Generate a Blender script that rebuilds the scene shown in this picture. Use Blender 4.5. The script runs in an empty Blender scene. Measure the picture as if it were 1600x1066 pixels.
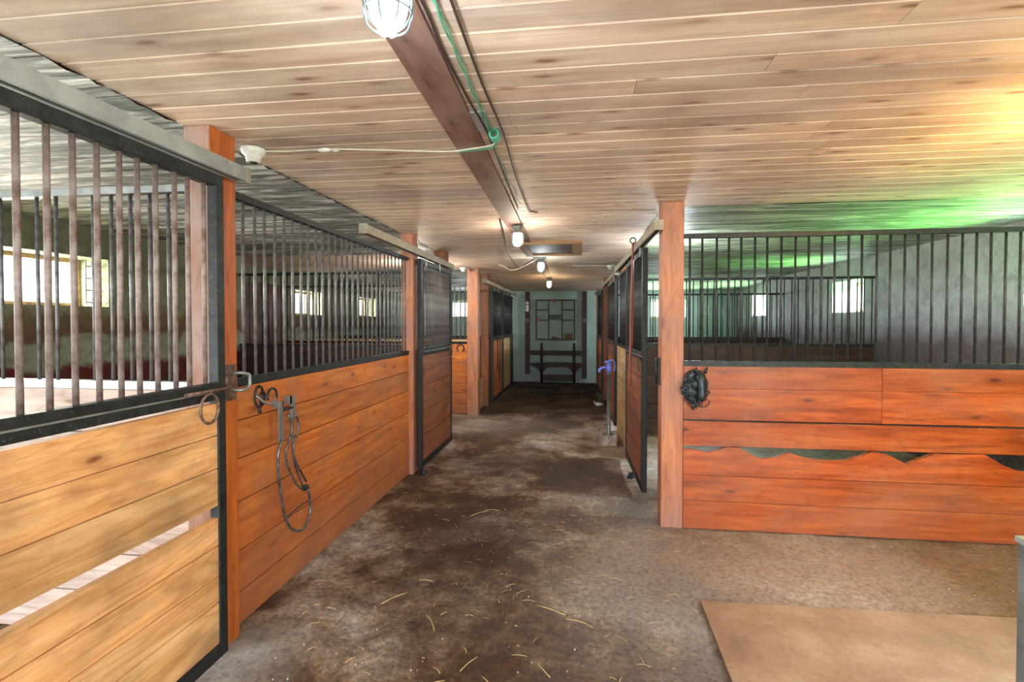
import bpy, bmesh, math, random
from mathutils import Vector, Matrix, noise
random.seed(7)
PI = math.pi
scn = bpy.context.scene
col = scn.collection

# ------------------------------------------------------------ camera
cam_d = bpy.data.cameras.new('camera'); cam = bpy.data.objects.new('camera', cam_d); col.objects.link(cam)
cam_d.sensor_width = 36.0; cam_d.lens = 18.0; cam_d.shift_y = -14/1600
cam_d.clip_start = 0.03
cam.location = (0, 0, 1.477)
cam.rotation_euler = (math.radians(90-1.08), 0, math.radians(7.48))
scn.camera = cam

# ------------------------------------------------------------ world, daylight, exposure
scn.view_settings.view_transform = 'Standard'
scn.view_settings.look = 'None'
scn.view_settings.gamma = 1.0
scn.view_settings.use_curve_mapping = False
scn.view_settings.exposure = 0.9
w = bpy.data.worlds.new('world'); scn.world = w; w.use_nodes = True
bg = w.node_tree.nodes['Background']
bg.inputs['Color'].default_value = (0.93, 0.96, 1.0, 1); bg.inputs['Strength'].default_value = 2.2

def daylight(name, loc, target, sx, sy, power, color):
    l = bpy.data.lights.new(name, 'AREA'); l.shape = 'RECTANGLE'; l.size = sx; l.size_y = sy
    l.energy = power; l.color = color
    o = bpy.data.objects.new(name, l); col.objects.link(o); o.location = loc
    o.rotation_euler = (Vector(target)-Vector(loc)).to_track_quat('-Z', 'Y').to_euler()
    return o
def point(name, loc, power, color, r=0.04):
    l = bpy.data.lights.new(name, 'POINT'); l.energy = power; l.color = color; l.shadow_soft_size = r
    o = bpy.data.objects.new(name, l); col.objects.link(o); o.location = loc
    return o

GREEN = (0.30, 1.0, 0.24); CREAM = (1.0, 0.93, 0.80); SKY = (0.86, 0.94, 1.0)
# daylight coming in at each window (from the outside face of the opening) and through the big doorway behind the viewer
for loc, tgt, sx, pw, c in (
        ((-4.95, 3.55, 1.95), (-3.0, 3.55, 1.5), 1.3, 110, CREAM), ((-5.6, 9.0, 1.95), (-3.6, 9.0, 1.5), 1.0, 90, CREAM),
        ((-5.6, 11.7, 1.95), (-3.6, 11.7, 1.5), 1.0, 60, CREAM), ((-3.0, 13.4, 1.95), (-3.0, 11.0, 1.5), .6, 40, SKY),
        ((2.13, 13.4, 1.9), (2.13, 11.0, 1.4), .9, 120, SKY), ((4.9, 7.75, 2.55), (2.6, 7.5, .9), 1.2, 700, SKY),
        ((4.35, 11.3, 1.85), (2.0, 11.2, 1.4), .9, 200, SKY), ((5.0, 3.6, 2.75), (2.5, 5.6, .7), 1.8, 1500, SKY), ((4.9, 3.2, 2.55), (2.6, 3.1, .9), 1.2, 160, (1, .93, .88))):
    daylight('daylight_window', loc, tgt, sx, .5, pw, c)
# light thrown up by the sunlit grass outside
for loc, tgt, sx, pw in (((5.3, 4.4, .8), (3.72, 4.4, 1.86), 1.3, 1100), ((5.3, 3.15, .8), (3.72, 3.2, 1.86), 1.2, 650), ((5.3, 7.75, .8), (3.72, 7.72, 1.86), 1.3, 900),
        ((5.3, 11.3, .8), (3.72, 11.3, 1.86), 1.3, 650), ((2.13, 14.6, .8), (2.13, 12.72, 1.86), 1.3, 500)):
    daylight('grass_bounce', loc, tgt, sx, 1.2, pw, GREEN)
# the doorway behind the viewer and the outer door of the near left stall
daylight('daylight_doorway', (1.0, -2.4, 1.25), (0.6, 4.0, 1.1), 5.0, 2.2, 120, (0.95, 0.97, 1.0))
daylight('daylight_stall_door', (-4.85, -.1, 1.1), (-2.0, 1.2, .9), 1.9, 1.9, 95, (1.0, .98, .96))

# ------------------------------------------------------------ materials
def newmat(name):
    m = bpy.data.materials.new(name); m.use_nodes = True
    nt = m.node_tree; return m, nt, nt.nodes['Principled BSDF']
def rgb(h):
    h = h.lstrip('#'); c = [int(h[i:i+2], 16)/255 for i in (0, 2, 4)]
    return tuple((x/12.92 if x <= .04045 else ((x+.055)/1.055)**2.4) for x in c)+(1,)
def nd(nt, t, **k):
    n = nt.nodes.new(t)
    for a, b in k.items(): setattr(n, a, b)
    return n
def ramp(nt, stops, fac=None, interp='LINEAR'):
    r = nd(nt, 'ShaderNodeValToRGB'); cr = r.color_ramp; cr.interpolation = interp
    while len(cr.elements) > 1: cr.elements.remove(cr.elements[-1])
    cr.elements[0].position = stops[0][0]; cr.elements[0].color = stops[0][1]
    for p, c in stops[1:]:
        e = cr.elements.new(p); e.color = c
    if fac is not None: nt.links.new(fac, r.inputs[0])
    return r
def mapped(nt, scale, src='Object', island=0.0):
    tc = nd(nt, 'ShaderNodeTexCoord'); mp = nd(nt, 'ShaderNodeMapping'); mp.inputs['Scale'].default_value = scale
    out = tc.outputs[src]
    if island:
        g = nd(nt, 'ShaderNodeNewGeometry'); mu = nd(nt, 'ShaderNodeVectorMath', operation='SCALE')
        cb = nd(nt, 'ShaderNodeCombineXYZ')
        for i in range(3): nt.links.new(g.outputs['Random Per Island'], cb.inputs[i])
        nt.links.new(cb.outputs[0], mu.inputs[0]); mu.inputs['Scale'].default_value = island
        ad = nd(nt, 'ShaderNodeVectorMath', operation='ADD')
        nt.links.new(out, ad.inputs[0]); nt.links.new(mu.outputs[0], ad.inputs[1]); out = ad.outputs[0]
    nt.links.new(out, mp.inputs['Vector']); return mp.outputs[0]
def noise_n(nt, vec, scale, detail=4, rough=.55, dist=0.0):
    n = nd(nt, 'ShaderNodeTexNoise'); n.inputs['Scale'].default_value = scale; n.inputs['Detail'].default_value = detail
    n.inputs['Roughness'].default_value = rough; n.inputs['Distortion'].default_value = dist
    nt.links.new(vec, n.inputs['Vector']); return n.outputs['Fac']
def mix(nt, fac, a, b, mode='MIX'):
    m = nd(nt, 'ShaderNodeMix', data_type='RGBA', blend_type=mode)
    if isinstance(fac, (int, float)): m.inputs[0].default_value = fac
    else: nt.links.new(fac, m.inputs[0])
    for i, s in ((6, a), (7, b)):
        if isinstance(s, tuple): m.inputs[i].default_value = s
        else: nt.links.new(s, m.inputs[i])
    return m.outputs[2]
def bump(nt, bsdf, h, strength, dist=0.01):
    b = nd(nt, 'ShaderNodeBump'); b.inputs['Strength'].default_value = strength; b.inputs['Distance'].default_value = dist
    nt.links.new(h, b.inputs['Height']); nt.links.new(b.outputs[0], bsdf.inputs['Normal'])

BLK = (0, 0, 0, 1); WHT = (1, 1, 1, 1)
def knot_cells(nt, axis, al, ac):
    v3 = mapped(nt, (1, 1, 1), island=5.7); sp = nd(nt, 'ShaderNodeSeparateXYZ'); nt.links.new(v3, sp.inputs[0])
    i = 'xyz'.index(axis); o = [q for q in range(3) if q != i]
    ad = nd(nt, 'ShaderNodeMath', operation='ADD'); nt.links.new(sp.outputs[o[0]], ad.inputs[0]); nt.links.new(sp.outputs[o[1]], ad.inputs[1])
    cb = nd(nt, 'ShaderNodeCombineXYZ'); nt.links.new(sp.outputs[i], cb.inputs[0]); nt.links.new(ad.outputs[0], cb.inputs[1])
    mp = nd(nt, 'ShaderNodeMapping'); mp.inputs['Scale'].default_value = (al, ac, 0); nt.links.new(cb.outputs[0], mp.inputs[0])
    wob = nd(nt, 'ShaderNodeTexNoise'); wob.inputs['Scale'].default_value = 3; nt.links.new(mp.outputs[0], wob.inputs['Vector'])
    vm = nd(nt, 'ShaderNodeVectorMath', operation='MULTIPLY_ADD'); nt.links.new(wob.outputs['Color'], vm.inputs[0]); vm.inputs[1].default_value = (.12, .12, 0); nt.links.new(mp.outputs[0], vm.inputs[2])
    vo = nd(nt, 'ShaderNodeTexVoronoi'); vo.voronoi_dimensions = '2D'; vo.inputs['Scale'].default_value = 1.0
    nt.links.new(vm.outputs[0], vo.inputs['Vector']); return vo, ramp(nt, [(.35, BLK), (.6, WHT)], vo.outputs['Color']).outputs[0]
def wood(name, light, mid, dark, axis='x', rough=.5, knot='#3a1a0c', dirt=None, dirt_amt=.5, tone=.25, spec=.4, knots=.085, dirtscale=3.0, rings=26, splash=None):
    m, nt, b = newmat(name)
    def sc(al, ac): return {'x': (al, ac, ac), 'y': (ac, al, ac), 'z': (ac, ac, al)}[axis]
    v = mapped(nt, sc(1.0, 11.0), island=7.3)
    g = noise_n(nt, v, 1.6, 6, .62, .6)
    c = ramp(nt, [(.28, rgb(dark)), (.47, rgb(mid)), (.66, rgb(light))], g).outputs[0]
    v2 = mapped(nt, sc(2.0, 60.0), island=3.1)
    fine = noise_n(nt, v2, 2.2, 5, .7)
    fr = ramp(nt, [(.38, (.78, .72, .68, 1)), (.56, WHT)], fine).outputs[0]
    c = mix(nt, .55, c, fr, 'MULTIPLY')
    # growth-ring lines
    v5 = mapped(nt, sc(.55, 3.4), island=11.0); n0 = noise_n(nt, v5, 1.3, 2, .45, .4)
    mu = nd(nt, 'ShaderNodeMath', operation='MULTIPLY'); nt.links.new(n0, mu.inputs[0]); mu.inputs[1].default_value = rings
    pp = nd(nt, 'ShaderNodeMath', operation='PINGPONG'); nt.links.new(mu.outputs[0], pp.inputs[0]); pp.inputs[1].default_value = 1.0
    c = mix(nt, .5, c, ramp(nt, [(0, (.62, .55, .50, 1)), (.22, (.9, .88, .86, 1)), (.5, WHT)], pp.outputs[0]).outputs[0], 'MULTIPLY')
    # pale scuffs
    sn = noise_n(nt, mapped(nt, (5, 5, 5)), 5.0, 5, .75)
    c = mix(nt, ramp(nt, [(.64, BLK), (.72, (.28, .28, .28, 1))], sn).outputs[0], c, rgb('#d8bfa8'))
    # knots
    vo, km = knot_cells(nt, axis, 2.0, 6.0)
    kmask = knots; kr = ramp(nt, [(0.0, WHT), (knots*.55, (.75, .75, .75, 1)), (knots, (.25, .25, .25, 1)), (knots*2.4, BLK)], vo.outputs['Distance']).outputs[0]
    kr = mix(nt, 1.0, kr, km, 'MULTIPLY')
    c = mix(nt, kr, c, rgb(knot))
    # tone per board
    ge = nd(nt, 'ShaderNodeNewGeometry')
    tr = ramp(nt, [(0, (1-tone, 1-tone, 1-tone, 1)), (.5, (1, 1, 1, 1)), (1, (1+tone*.25, 1-tone*.1, 1-tone*.35, 1))], ge.outputs['Random Per Island']).outputs[0]
    c = mix(nt, 1.0, c, tr, 'MULTIPLY')
    if dirt:
        v4 = mapped(nt, sc(.8, 1.3))
        dn = noise_n(nt, v4, dirtscale, 6, .62)
        dr = ramp(nt, [(.42, BLK), (.68, (dirt_amt,)*3+(1,))], dn).outputs[0]
        c = mix(nt, dr, c, rgb(dirt))
    if splash:      # mud splashed and rubbed on up to (height, strength, colour)
        tc = nd(nt, 'ShaderNodeTexCoord'); sp = nd(nt, 'ShaderNodeSeparateXYZ'); nt.links.new(tc.outputs['Object'], sp.inputs[0])
        sn2 = noise_n(nt, tc.outputs['Object'], 3.5, 7, .7)
        ma = nd(nt, 'ShaderNodeMath', operation='MULTIPLY_ADD'); nt.links.new(sn2, ma.inputs[0]); ma.inputs[1].default_value = 1.3; nt.links.new(sp.outputs[2], ma.inputs[2])
        mr = nd(nt, 'ShaderNodeMapRange'); mr.inputs['From Min'].default_value = splash[0]+.15; mr.inputs['From Max'].default_value = splash[0]+.9
        mr.inputs['To Min'].default_value = splash[1]; mr.inputs['To Max'].default_value = 0; nt.links.new(ma.outputs[0], mr.inputs['Value'])
        c = mix(nt, mr.outputs[0], c, rgb(splash[2]))
    nt.links.new(c, b.inputs['Base Color'])
    rr = nd(nt, 'ShaderNodeMapRange'); rr.inputs['To Min'].default_value = rough-.1; rr.inputs['To Max'].default_value = rough+.2
    nt.links.new(g, rr.inputs['Value']); nt.links.new(rr.outputs[0], b.inputs['Roughness'])
    b.inputs['Specular IOR Level'].default_value = spec
    bump(nt, b, fine, .25, .004)
    return m

def metal(name, c1, c2, rough=.45, met=.6, scale=30, flecks=None):
    m, nt, b = newmat(name)
    v = mapped(nt, (1, 1, 1)); n = noise_n(nt, v, scale, 5, .65)
    c = ramp(nt, [(.38, rgb(c1)), (.64, rgb(c2))], n).outputs[0]
    if flecks:
        n2 = noise_n(nt, v, scale*5, 3, .7)
        fr = ramp(nt, [(.64, BLK), (.70, (.6, .6, .6, 1))], n2).outputs[0]
        c = mix(nt, fr, c, rgb(flecks))
    nt.links.new(c, b.inputs['Base Color']); b.inputs['Metallic'].default_value = met; b.inputs['Roughness'].default_value = rough
    bump(nt, b, n, .15, .003)
    return m
def plain(name, c, rough=.6, met=0.0):
    m, nt, b = newmat(name)
    v = mapped(nt, (1, 1, 1)); n = noise_n(nt, v, 18, 4)
    cc = rgb(c)
    r = ramp(nt, [(.3, tuple(x*.78 for x in cc[:3])+(1,)), (.7, tuple(min(1, x*1.1) for x in cc[:3])+(1,))], n)
    nt.links.new(r.outputs[0], b.inputs['Base Color']); b.inputs['Roughness'].default_value = rough; b.inputs['Metallic'].default_value = met
    return m
def glow(name, c, strength):
    m, nt, b = newmat(name)
    b.inputs['Base Color'].default_value = (1, 1, 1, 1); b.inputs['Roughness'].default_value = .1
    b.inputs['Emission Color'].default_value = rgb(c); b.inputs['Emission Strength'].default_value = strength
    return m

M = {}
M['door_pine'] = wood('honey_pine', '#f6cd98', '#e8b67c', '#d2975c', 'x', .5, '#7a4220', dirt='#6b5038', dirt_amt=.6, tone=.3, knots=.075)
M['front_pine'] = wood('orange_pine', '#dc8c44', '#cb732f', '#a95722', 'x', .42, '#5c2410', dirt='#8f6a50', dirt_amt=.6, tone=.22, knots=.075, splash=(.45, .75, '#8c5a44'))
M['red_pine'] = wood('red_stained_pine', '#bc5f1c', '#a04812', '#7a330c', 'x', .38, '#3d150a', dirt='#a8785c', dirt_amt=.45, tone=.2, knots=.085, dirtscale=1.6, splash=(.1, .6, '#96583c'))
M['brown_pine'] = wood('brown_pine', '#a9694a', '#8a5038', '#6b3a28', 'x', .5, '#3e1c10', dirt='#6f5548', dirt_amt=.6, tone=.2)
M['dark_board'] = wood('dark_board', '#54382e', '#3d2822', '#2a1b18', 'x', .6, '#150c0a', dirt='#4f4340', dirt_amt=.5, tone=.2)
M['pale_board'] = wood('pale_board', '#d3b68a', '#bf9f72', '#9d7f58', 'x', .55, '#735030', dirt='#8d8070', dirt_amt=.5, tone=.15)
M['limed_board'] = wood('limed_board', '#cfc2ba', '#bbaca4', '#9c8a82', 'x', .7, '#7f6458', dirt='#9c8c86', dirt_amt=.5, tone=.15)
M['post_orange'] = wood('orange_post_timber', '#dc8038', '#c46a28', '#a5501c', 'z', .42, '#5e2a12', dirt='#9c5a3c', dirt_amt=.5, tone=.1, knots=.07, splash=(.0, .7, '#7d4a32'))
M['post_stall_lit'] = wood('stall_lit_pinkish_timber', '#ab8476', '#99705f', '#7f5748', 'z', .6, '#6a4238', dirt='#b5a8a8', dirt_amt=.5, tone=.05)  # paler copy of the post timber, with the stall light painted into its colour
M['post_red'] = wood('reddish_post_timber', '#cf8f68', '#bb7a54', '#9c5e3e', 'z', .5, '#56241a', dirt='#8c7676', dirt_amt=.55, tone=.1, knots=.11, splash=(.1, .6, '#94736e'))
M['post_brown'] = wood('brown_post_timber', '#a0643f', '#865032', '#683a24', 'z', .5, '#3a1b10', dirt='#5c4438', dirt_amt=.5, tone=.1)
M['plank_dark_v'] = wood('dark_upright_plank', '#6b4a44', '#523a36', '#3a2826', 'z', .6, '#1c1210', dirt='#85757c', dirt_amt=.6, tone=.2)
M['tar_timber'] = wood('dark_red_timber', '#3f231e', '#321a17', '#231210', 'z', .5, '#100808', tone=.1)
M['strip'] = wood('brown_ceiling_board', '#8d6a5c', '#7b5a4e', '#65483e', 'y', .6, '#3b2620', dirt='#9c8880', dirt_amt=.5, tone=.05)
M['hatch'] = wood('hatch_timber', '#b08a68', '#93704f', '#6d4e38', 'x', .6, '#3b2418', tone=.2)
M['black_iron'] = metal('black_painted_steel', '#15191a', '#2b3132', .5, .3, 25, flecks='#8a8f8c')
M['bar_iron'] = metal('bare_bar_steel', '#5c5b5d', '#85868a', .45, .4, 18, flecks='#7c5a48')
M['bar_dark'] = metal('dark_bar_steel', '#2a2b2d', '#474a4d', .5, .5, 18)
M['rust_iron'] = metal('rusty_bar_steel', '#6a544c', '#9a8f8c', .6, .3, 14, flecks='#a99a94')
M['rust'] = metal('rusty_latch_steel', '#4a352c', '#8d7668', .55, .5, 40, flecks='#c9b8ac')
M['galv'] = metal('galvanised_steel', '#7c8284', '#a3a9ab', .4, .6, 12)
M['wire_steel'] = metal('dull_wire_steel', '#4c4f52', '#85898c', .35, .7, 30)
M['track'] = metal('grey_track_steel', '#8d9290', '#aab0ae', .5, .25, 6, flecks='#c9cec9')
M['track_old'] = metal('weathered_track_steel', '#8b8374', '#a9a18e', .55, .2, 9, flecks='#5f5648')
M['castblack'] = metal('black_cast_iron', '#12181b', '#3c4a52', .4, .4, 40)
M['blue'] = metal('blue_enamel', '#4658b8', '#6f83d8', .4, .1, 20, flecks='#2b2f60')
M['porcelain'] = plain('porcelain', '#dfe0da', .35)
M['lampbase'] = metal('cast_lamp_base', '#6f726e', '#94968f', .5, .5, 20)
M['guard'] = metal('wire_guard_steel', '#4c6166', '#7a8f92', .4, .6, 20)
M['cable_w'] = plain('dusty_white_cable', '#cfc8bb', .6)
M['cable_k'] = plain('dark_cable', '#3c2f28', .6)
M['cable_g'] = plain('green_twine', '#4e9c80', .7)
M['leather'] = plain('red_brown_leather', '#8c4a3a', .5)
M['leather_k'] = plain('black_leather', '#221c1c', .5)
M['paper'] = plain('paper', '#e6e4dc', .7)
M['box'] = plain('brown_box', '#6b4a35', .7)
M['stonebox'] = metal('chipped_painted_block', '#c3b6ac', '#8a8078', .8, 0, 14, flecks='#b0432f')
M['white_junk'] = plain('white_plastic', '#cdd0d2', .5)
M['straw'] = plain('straw', '#dcbc84', .7)
M['crumb'] = plain('pale_crumbs', '#c9c6c0', .8)

# ceiling planks of the aisle
def mat_ceiling():
    m, nt, b = newmat('knotty_pine_ceiling')
    v = mapped(nt, (1, 12, 1), island=9.1); g = noise_n(nt, v, 1.5, 6, .6, .5)
    c = ramp(nt, [(.30, rgb('#cdb29b')), (.48, rgb('#dfcab5')), (.66, rgb('#eddccb'))], g).outputs[0]
    v2 = mapped(nt, (1, 40, 1), island=2.0); f = noise_n(nt, v2, 2.0, 3, .6)
    c = mix(nt, .5, c, ramp(nt, [(.38, (.82, .79, .77, 1)), (.55, WHT)], f).outputs[0], 'MULTIPLY')
    vo, km = knot_cells(nt, 'x', 2.4, 8.0)
    kr = ramp(nt, [(0, (.9,)*3+(1,)), (.06, (.7,)*3+(1,)), (.10, (.3,)*3+(1,)), (.2, BLK)], vo.outputs['Distance']).outputs[0]
    kr = mix(nt, 1.0, kr, km, 'MULTIPLY')
    c = mix(nt, kr, c, rgb('#7d4a30'))
    v4 = mapped(nt, (1.0, 1.6, 1)); dn = noise_n(nt, v4, 1.4, 7, .6)
    c = mix(nt, ramp(nt, [(.42, BLK), (.66, (.6, .6, .6, 1))], dn).outputs[0], c, rgb('#94807a'))
    ge = nd(nt, 'ShaderNodeNewGeometry')
    c = mix(nt, 1.0, c, ramp(nt, [(0, (.84, .83, .82, 1)), (.5, WHT), (1, (1.04, .98, .93, 1))], ge.outputs['Random Per Island']).outputs[0], 'MULTIPLY')
    nt.links.new(c, b.inputs['Base Color']); b.inputs['Roughness'].default_value = .62
    bump(nt, b, f, .25, .003)
    return m
M['ceiling'] = mat_ceiling()
def mat_rough(name, dark, mid, light, th=.5):
    m, nt, b = newmat(name)
    v = mapped(nt, (1.0, 9, 1)); n = noise_n(nt, v, 1.7, 8, .68, 1.0)
    c = ramp(nt, [(th-.17, rgb(dark)), (th, rgb(mid)), (th+.1, rgb(light)), (th+.22, rgb(light))], n).outputs[0]
    ge = nd(nt, 'ShaderNodeNewGeometry')
    c = mix(nt, 1.0, c, ramp(nt, [(0, (.7, .7, .7, 1)), (1, (1.15, 1.15, 1.15, 1))], ge.outputs['Random Per Island']).outputs[0], 'MULTIPLY')
    nt.links.new(c, b.inputs['Base Color']); b.inputs['Roughness'].default_value = .55
    bump(nt, b, n, .8, .02); return m
M['rough_left'] = mat_rough('flaking_whitewash_slate', '#4b504f', '#8f9593', '#eceeea', .49)
M['rough_right'] = mat_rough('flaking_whitewash_green_lit', '#505c48', '#96a687', '#d6e4c8', .5)  # green of the grass light tinted into the whitewash colours

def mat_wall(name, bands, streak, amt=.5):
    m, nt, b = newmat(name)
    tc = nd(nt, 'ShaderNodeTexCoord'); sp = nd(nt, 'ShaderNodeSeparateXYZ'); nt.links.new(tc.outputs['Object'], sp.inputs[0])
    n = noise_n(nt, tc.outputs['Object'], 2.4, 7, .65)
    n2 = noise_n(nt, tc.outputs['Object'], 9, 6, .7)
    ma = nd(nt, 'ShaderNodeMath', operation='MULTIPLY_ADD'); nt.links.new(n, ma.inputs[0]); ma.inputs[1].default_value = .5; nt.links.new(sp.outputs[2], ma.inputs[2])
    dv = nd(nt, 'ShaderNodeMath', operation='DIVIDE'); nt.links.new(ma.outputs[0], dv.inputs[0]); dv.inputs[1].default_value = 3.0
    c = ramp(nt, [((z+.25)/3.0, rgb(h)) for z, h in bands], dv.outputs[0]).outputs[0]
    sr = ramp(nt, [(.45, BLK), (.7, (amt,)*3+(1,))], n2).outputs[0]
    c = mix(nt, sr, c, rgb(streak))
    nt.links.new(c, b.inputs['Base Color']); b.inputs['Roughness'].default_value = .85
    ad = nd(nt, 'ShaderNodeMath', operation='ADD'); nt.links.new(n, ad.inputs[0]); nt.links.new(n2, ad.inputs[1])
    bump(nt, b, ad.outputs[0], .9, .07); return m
M['wall_l'] = mat_wall('whitewashed_stone_left', [(.6, '#5c1f22'), (1.08, '#6a2225'), (1.13, '#a3b09a'), (1.33, '#9aa58c'), (1.37, '#6e5238'), (1.55, '#7a6a4a'), (1.62, '#8f9478'), (2.3, '#7d8468')], '#56553f', .55)
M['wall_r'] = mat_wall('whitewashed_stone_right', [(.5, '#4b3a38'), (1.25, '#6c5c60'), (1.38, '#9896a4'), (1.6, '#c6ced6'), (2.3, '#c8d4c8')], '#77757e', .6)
M['wall_b'] = mat_wall('pale_plaster', [(.0, '#93aaa6'), (1.0, '#9fbab4'), (2.3, '#a5beb2')], '#9fb0a8', .35)
def mat_floor():
    m, nt, b = newmat('packed_dirt')
    tc = nd(nt, 'ShaderNodeTexCoord'); o = tc.outputs['Object']
    big = noise_n(nt, o, 1.1, 6, .62, .3); med = noise_n(nt, o, 6, 7, .7); fin = noise_n(nt, o, 34, 8, .85)
    c = ramp(nt, [(.37, rgb('#4c311d')), (.46, rgb('#76543a')), (.53, rgb('#ae9782')), (.64, rgb('#cfc6c0'))], big).outputs[0]
    c = mix(nt, .75, c, ramp(nt, [(.33, (.42, .38, .35, 1)), (.48, (.95, .93, .9, 1)), (.64, (1.4, 1.4, 1.4, 1))], med).outputs[0], 'MULTIPLY')
    c = mix(nt, .85, c, ramp(nt, [(.38, (.38, .35, .33, 1)), (.5, (.95, .95, .95, 1)), (.62, (1.7, 1.68, 1.66, 1))], fin).outputs[0], 'MULTIPLY')
    # pale dust worn along the stall fronts and the open area to the right
    sp = nd(nt, 'ShaderNodeSeparateXYZ'); nt.links.new(o, sp.inputs[0])
    def blob(cx, cy, rx, ry):
        mp = nd(nt, 'ShaderNodeMapping'); mp.inputs['Location'].default_value = (-cx/rx, -cy/ry, 0); mp.inputs['Scale'].default_value = (1/rx, 1/ry, 0)
        nt.links.new(o, mp.inputs[0]); l = nd(nt, 'ShaderNodeVectorMath', operation='LENGTH'); nt.links.new(mp.outputs[0], l.inputs[0])
        a = nd(nt, 'ShaderNodeMath', operation='MULTIPLY_ADD'); nt.links.new(med, a.inputs[0]); a.inputs[1].default_value = 1.2; nt.links.new(l.outputs['Value'], a.inputs[2])
        return ramp(nt, [(.9, WHT), (1.7, BLK)], None), a
    dust = None
    for cx, cy, rx, ry, k, hexc in ((.45, 3.0, .9, 1.3, .65, '#bdb9bb'), (-1.5, 2.05, .35, .3, .85, '#c3c0bb'), (1.6, 3.35, 1.8, .7, .6, '#c0a490'), (-1.2, 7.3, 1.6, .9, .6, '#938b85'), (.2, 4.6, .6, 1.2, .35, '#8f8a88'), (2.2, 5.4, 1.6, 1.6, .85, '#b4b6ba'), (2.6, 3.2, 2.0, .9, .75, '#cfab94'), (-.75, 3.4, .75, 1.2, .8, '#432c1b'), (-.3, 2.3, .8, .35, .6, '#543b28'), (-.8, 5.4, .7, 1.0, .7, '#4d3826')):
        r, a = blob(cx, cy, rx, ry)
        mr = nd(nt, 'ShaderNodeMapRange'); mr.inputs['From Min'].default_value = .9; mr.inputs['From Max'].default_value = 1.75
        mr.inputs['To Min'].default_value = k; mr.inputs['To Max'].default_value = 0
        nt.links.new(a.outputs[0], mr.inputs['Value']); nt.nodes.remove(r)
        hc = mix(nt, .7, rgb(hexc), ramp(nt, [(.4, (.5, .48, .46, 1)), (.5, WHT), (.62, (1.35, 1.35, 1.35, 1))], fin).outputs[0], 'MULTIPLY')
        c = mix(nt, mr.outputs[0], c, hc)
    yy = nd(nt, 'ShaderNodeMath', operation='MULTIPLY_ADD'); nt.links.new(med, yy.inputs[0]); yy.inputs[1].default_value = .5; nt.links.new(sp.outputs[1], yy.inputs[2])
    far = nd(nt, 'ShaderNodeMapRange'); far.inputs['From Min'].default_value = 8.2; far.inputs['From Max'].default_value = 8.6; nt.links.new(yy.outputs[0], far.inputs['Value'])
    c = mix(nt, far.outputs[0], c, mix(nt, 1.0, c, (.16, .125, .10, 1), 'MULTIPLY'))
    nt.links.new(c, b.inputs['Base Color']); b.inputs['Roughness'].default_value = .8
    ad = nd(nt, 'ShaderNodeMath', operation='ADD'); nt.links.new(med, ad.inputs[0]); nt.links.new(fin, ad.inputs[1])
    bump(nt, b, ad.outputs[0], 1.0, .035); return m
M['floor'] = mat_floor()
def mat_slab():
    m, nt, b = newmat('dusty_concrete')
    tc = nd(nt, 'ShaderNodeTexCoord'); o = tc.outputs['Object']
    n = noise_n(nt, o, 2.5, 7, .62, .3); f = noise_n(nt, o, 30, 6, .7)
    c = ramp(nt, [(.32, rgb('#7e6552')), (.5, rgb('#957b67')), (.68, rgb('#aa9380'))], n).outputs[0]
    c = mix(nt, .5, c, ramp(nt, [(.35, (.7, .66, .62, 1)), (.55, WHT)], f).outputs[0], 'MULTIPLY')
    nt.links.new(c, b.inputs['Base Color']); b.inputs['Roughness'].default_value = .6; bump(nt, b, f, .4, .006); return m
M['slab'] = mat_slab()
M['grass'] = plain('grass', '#7fae4c', .9)

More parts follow.
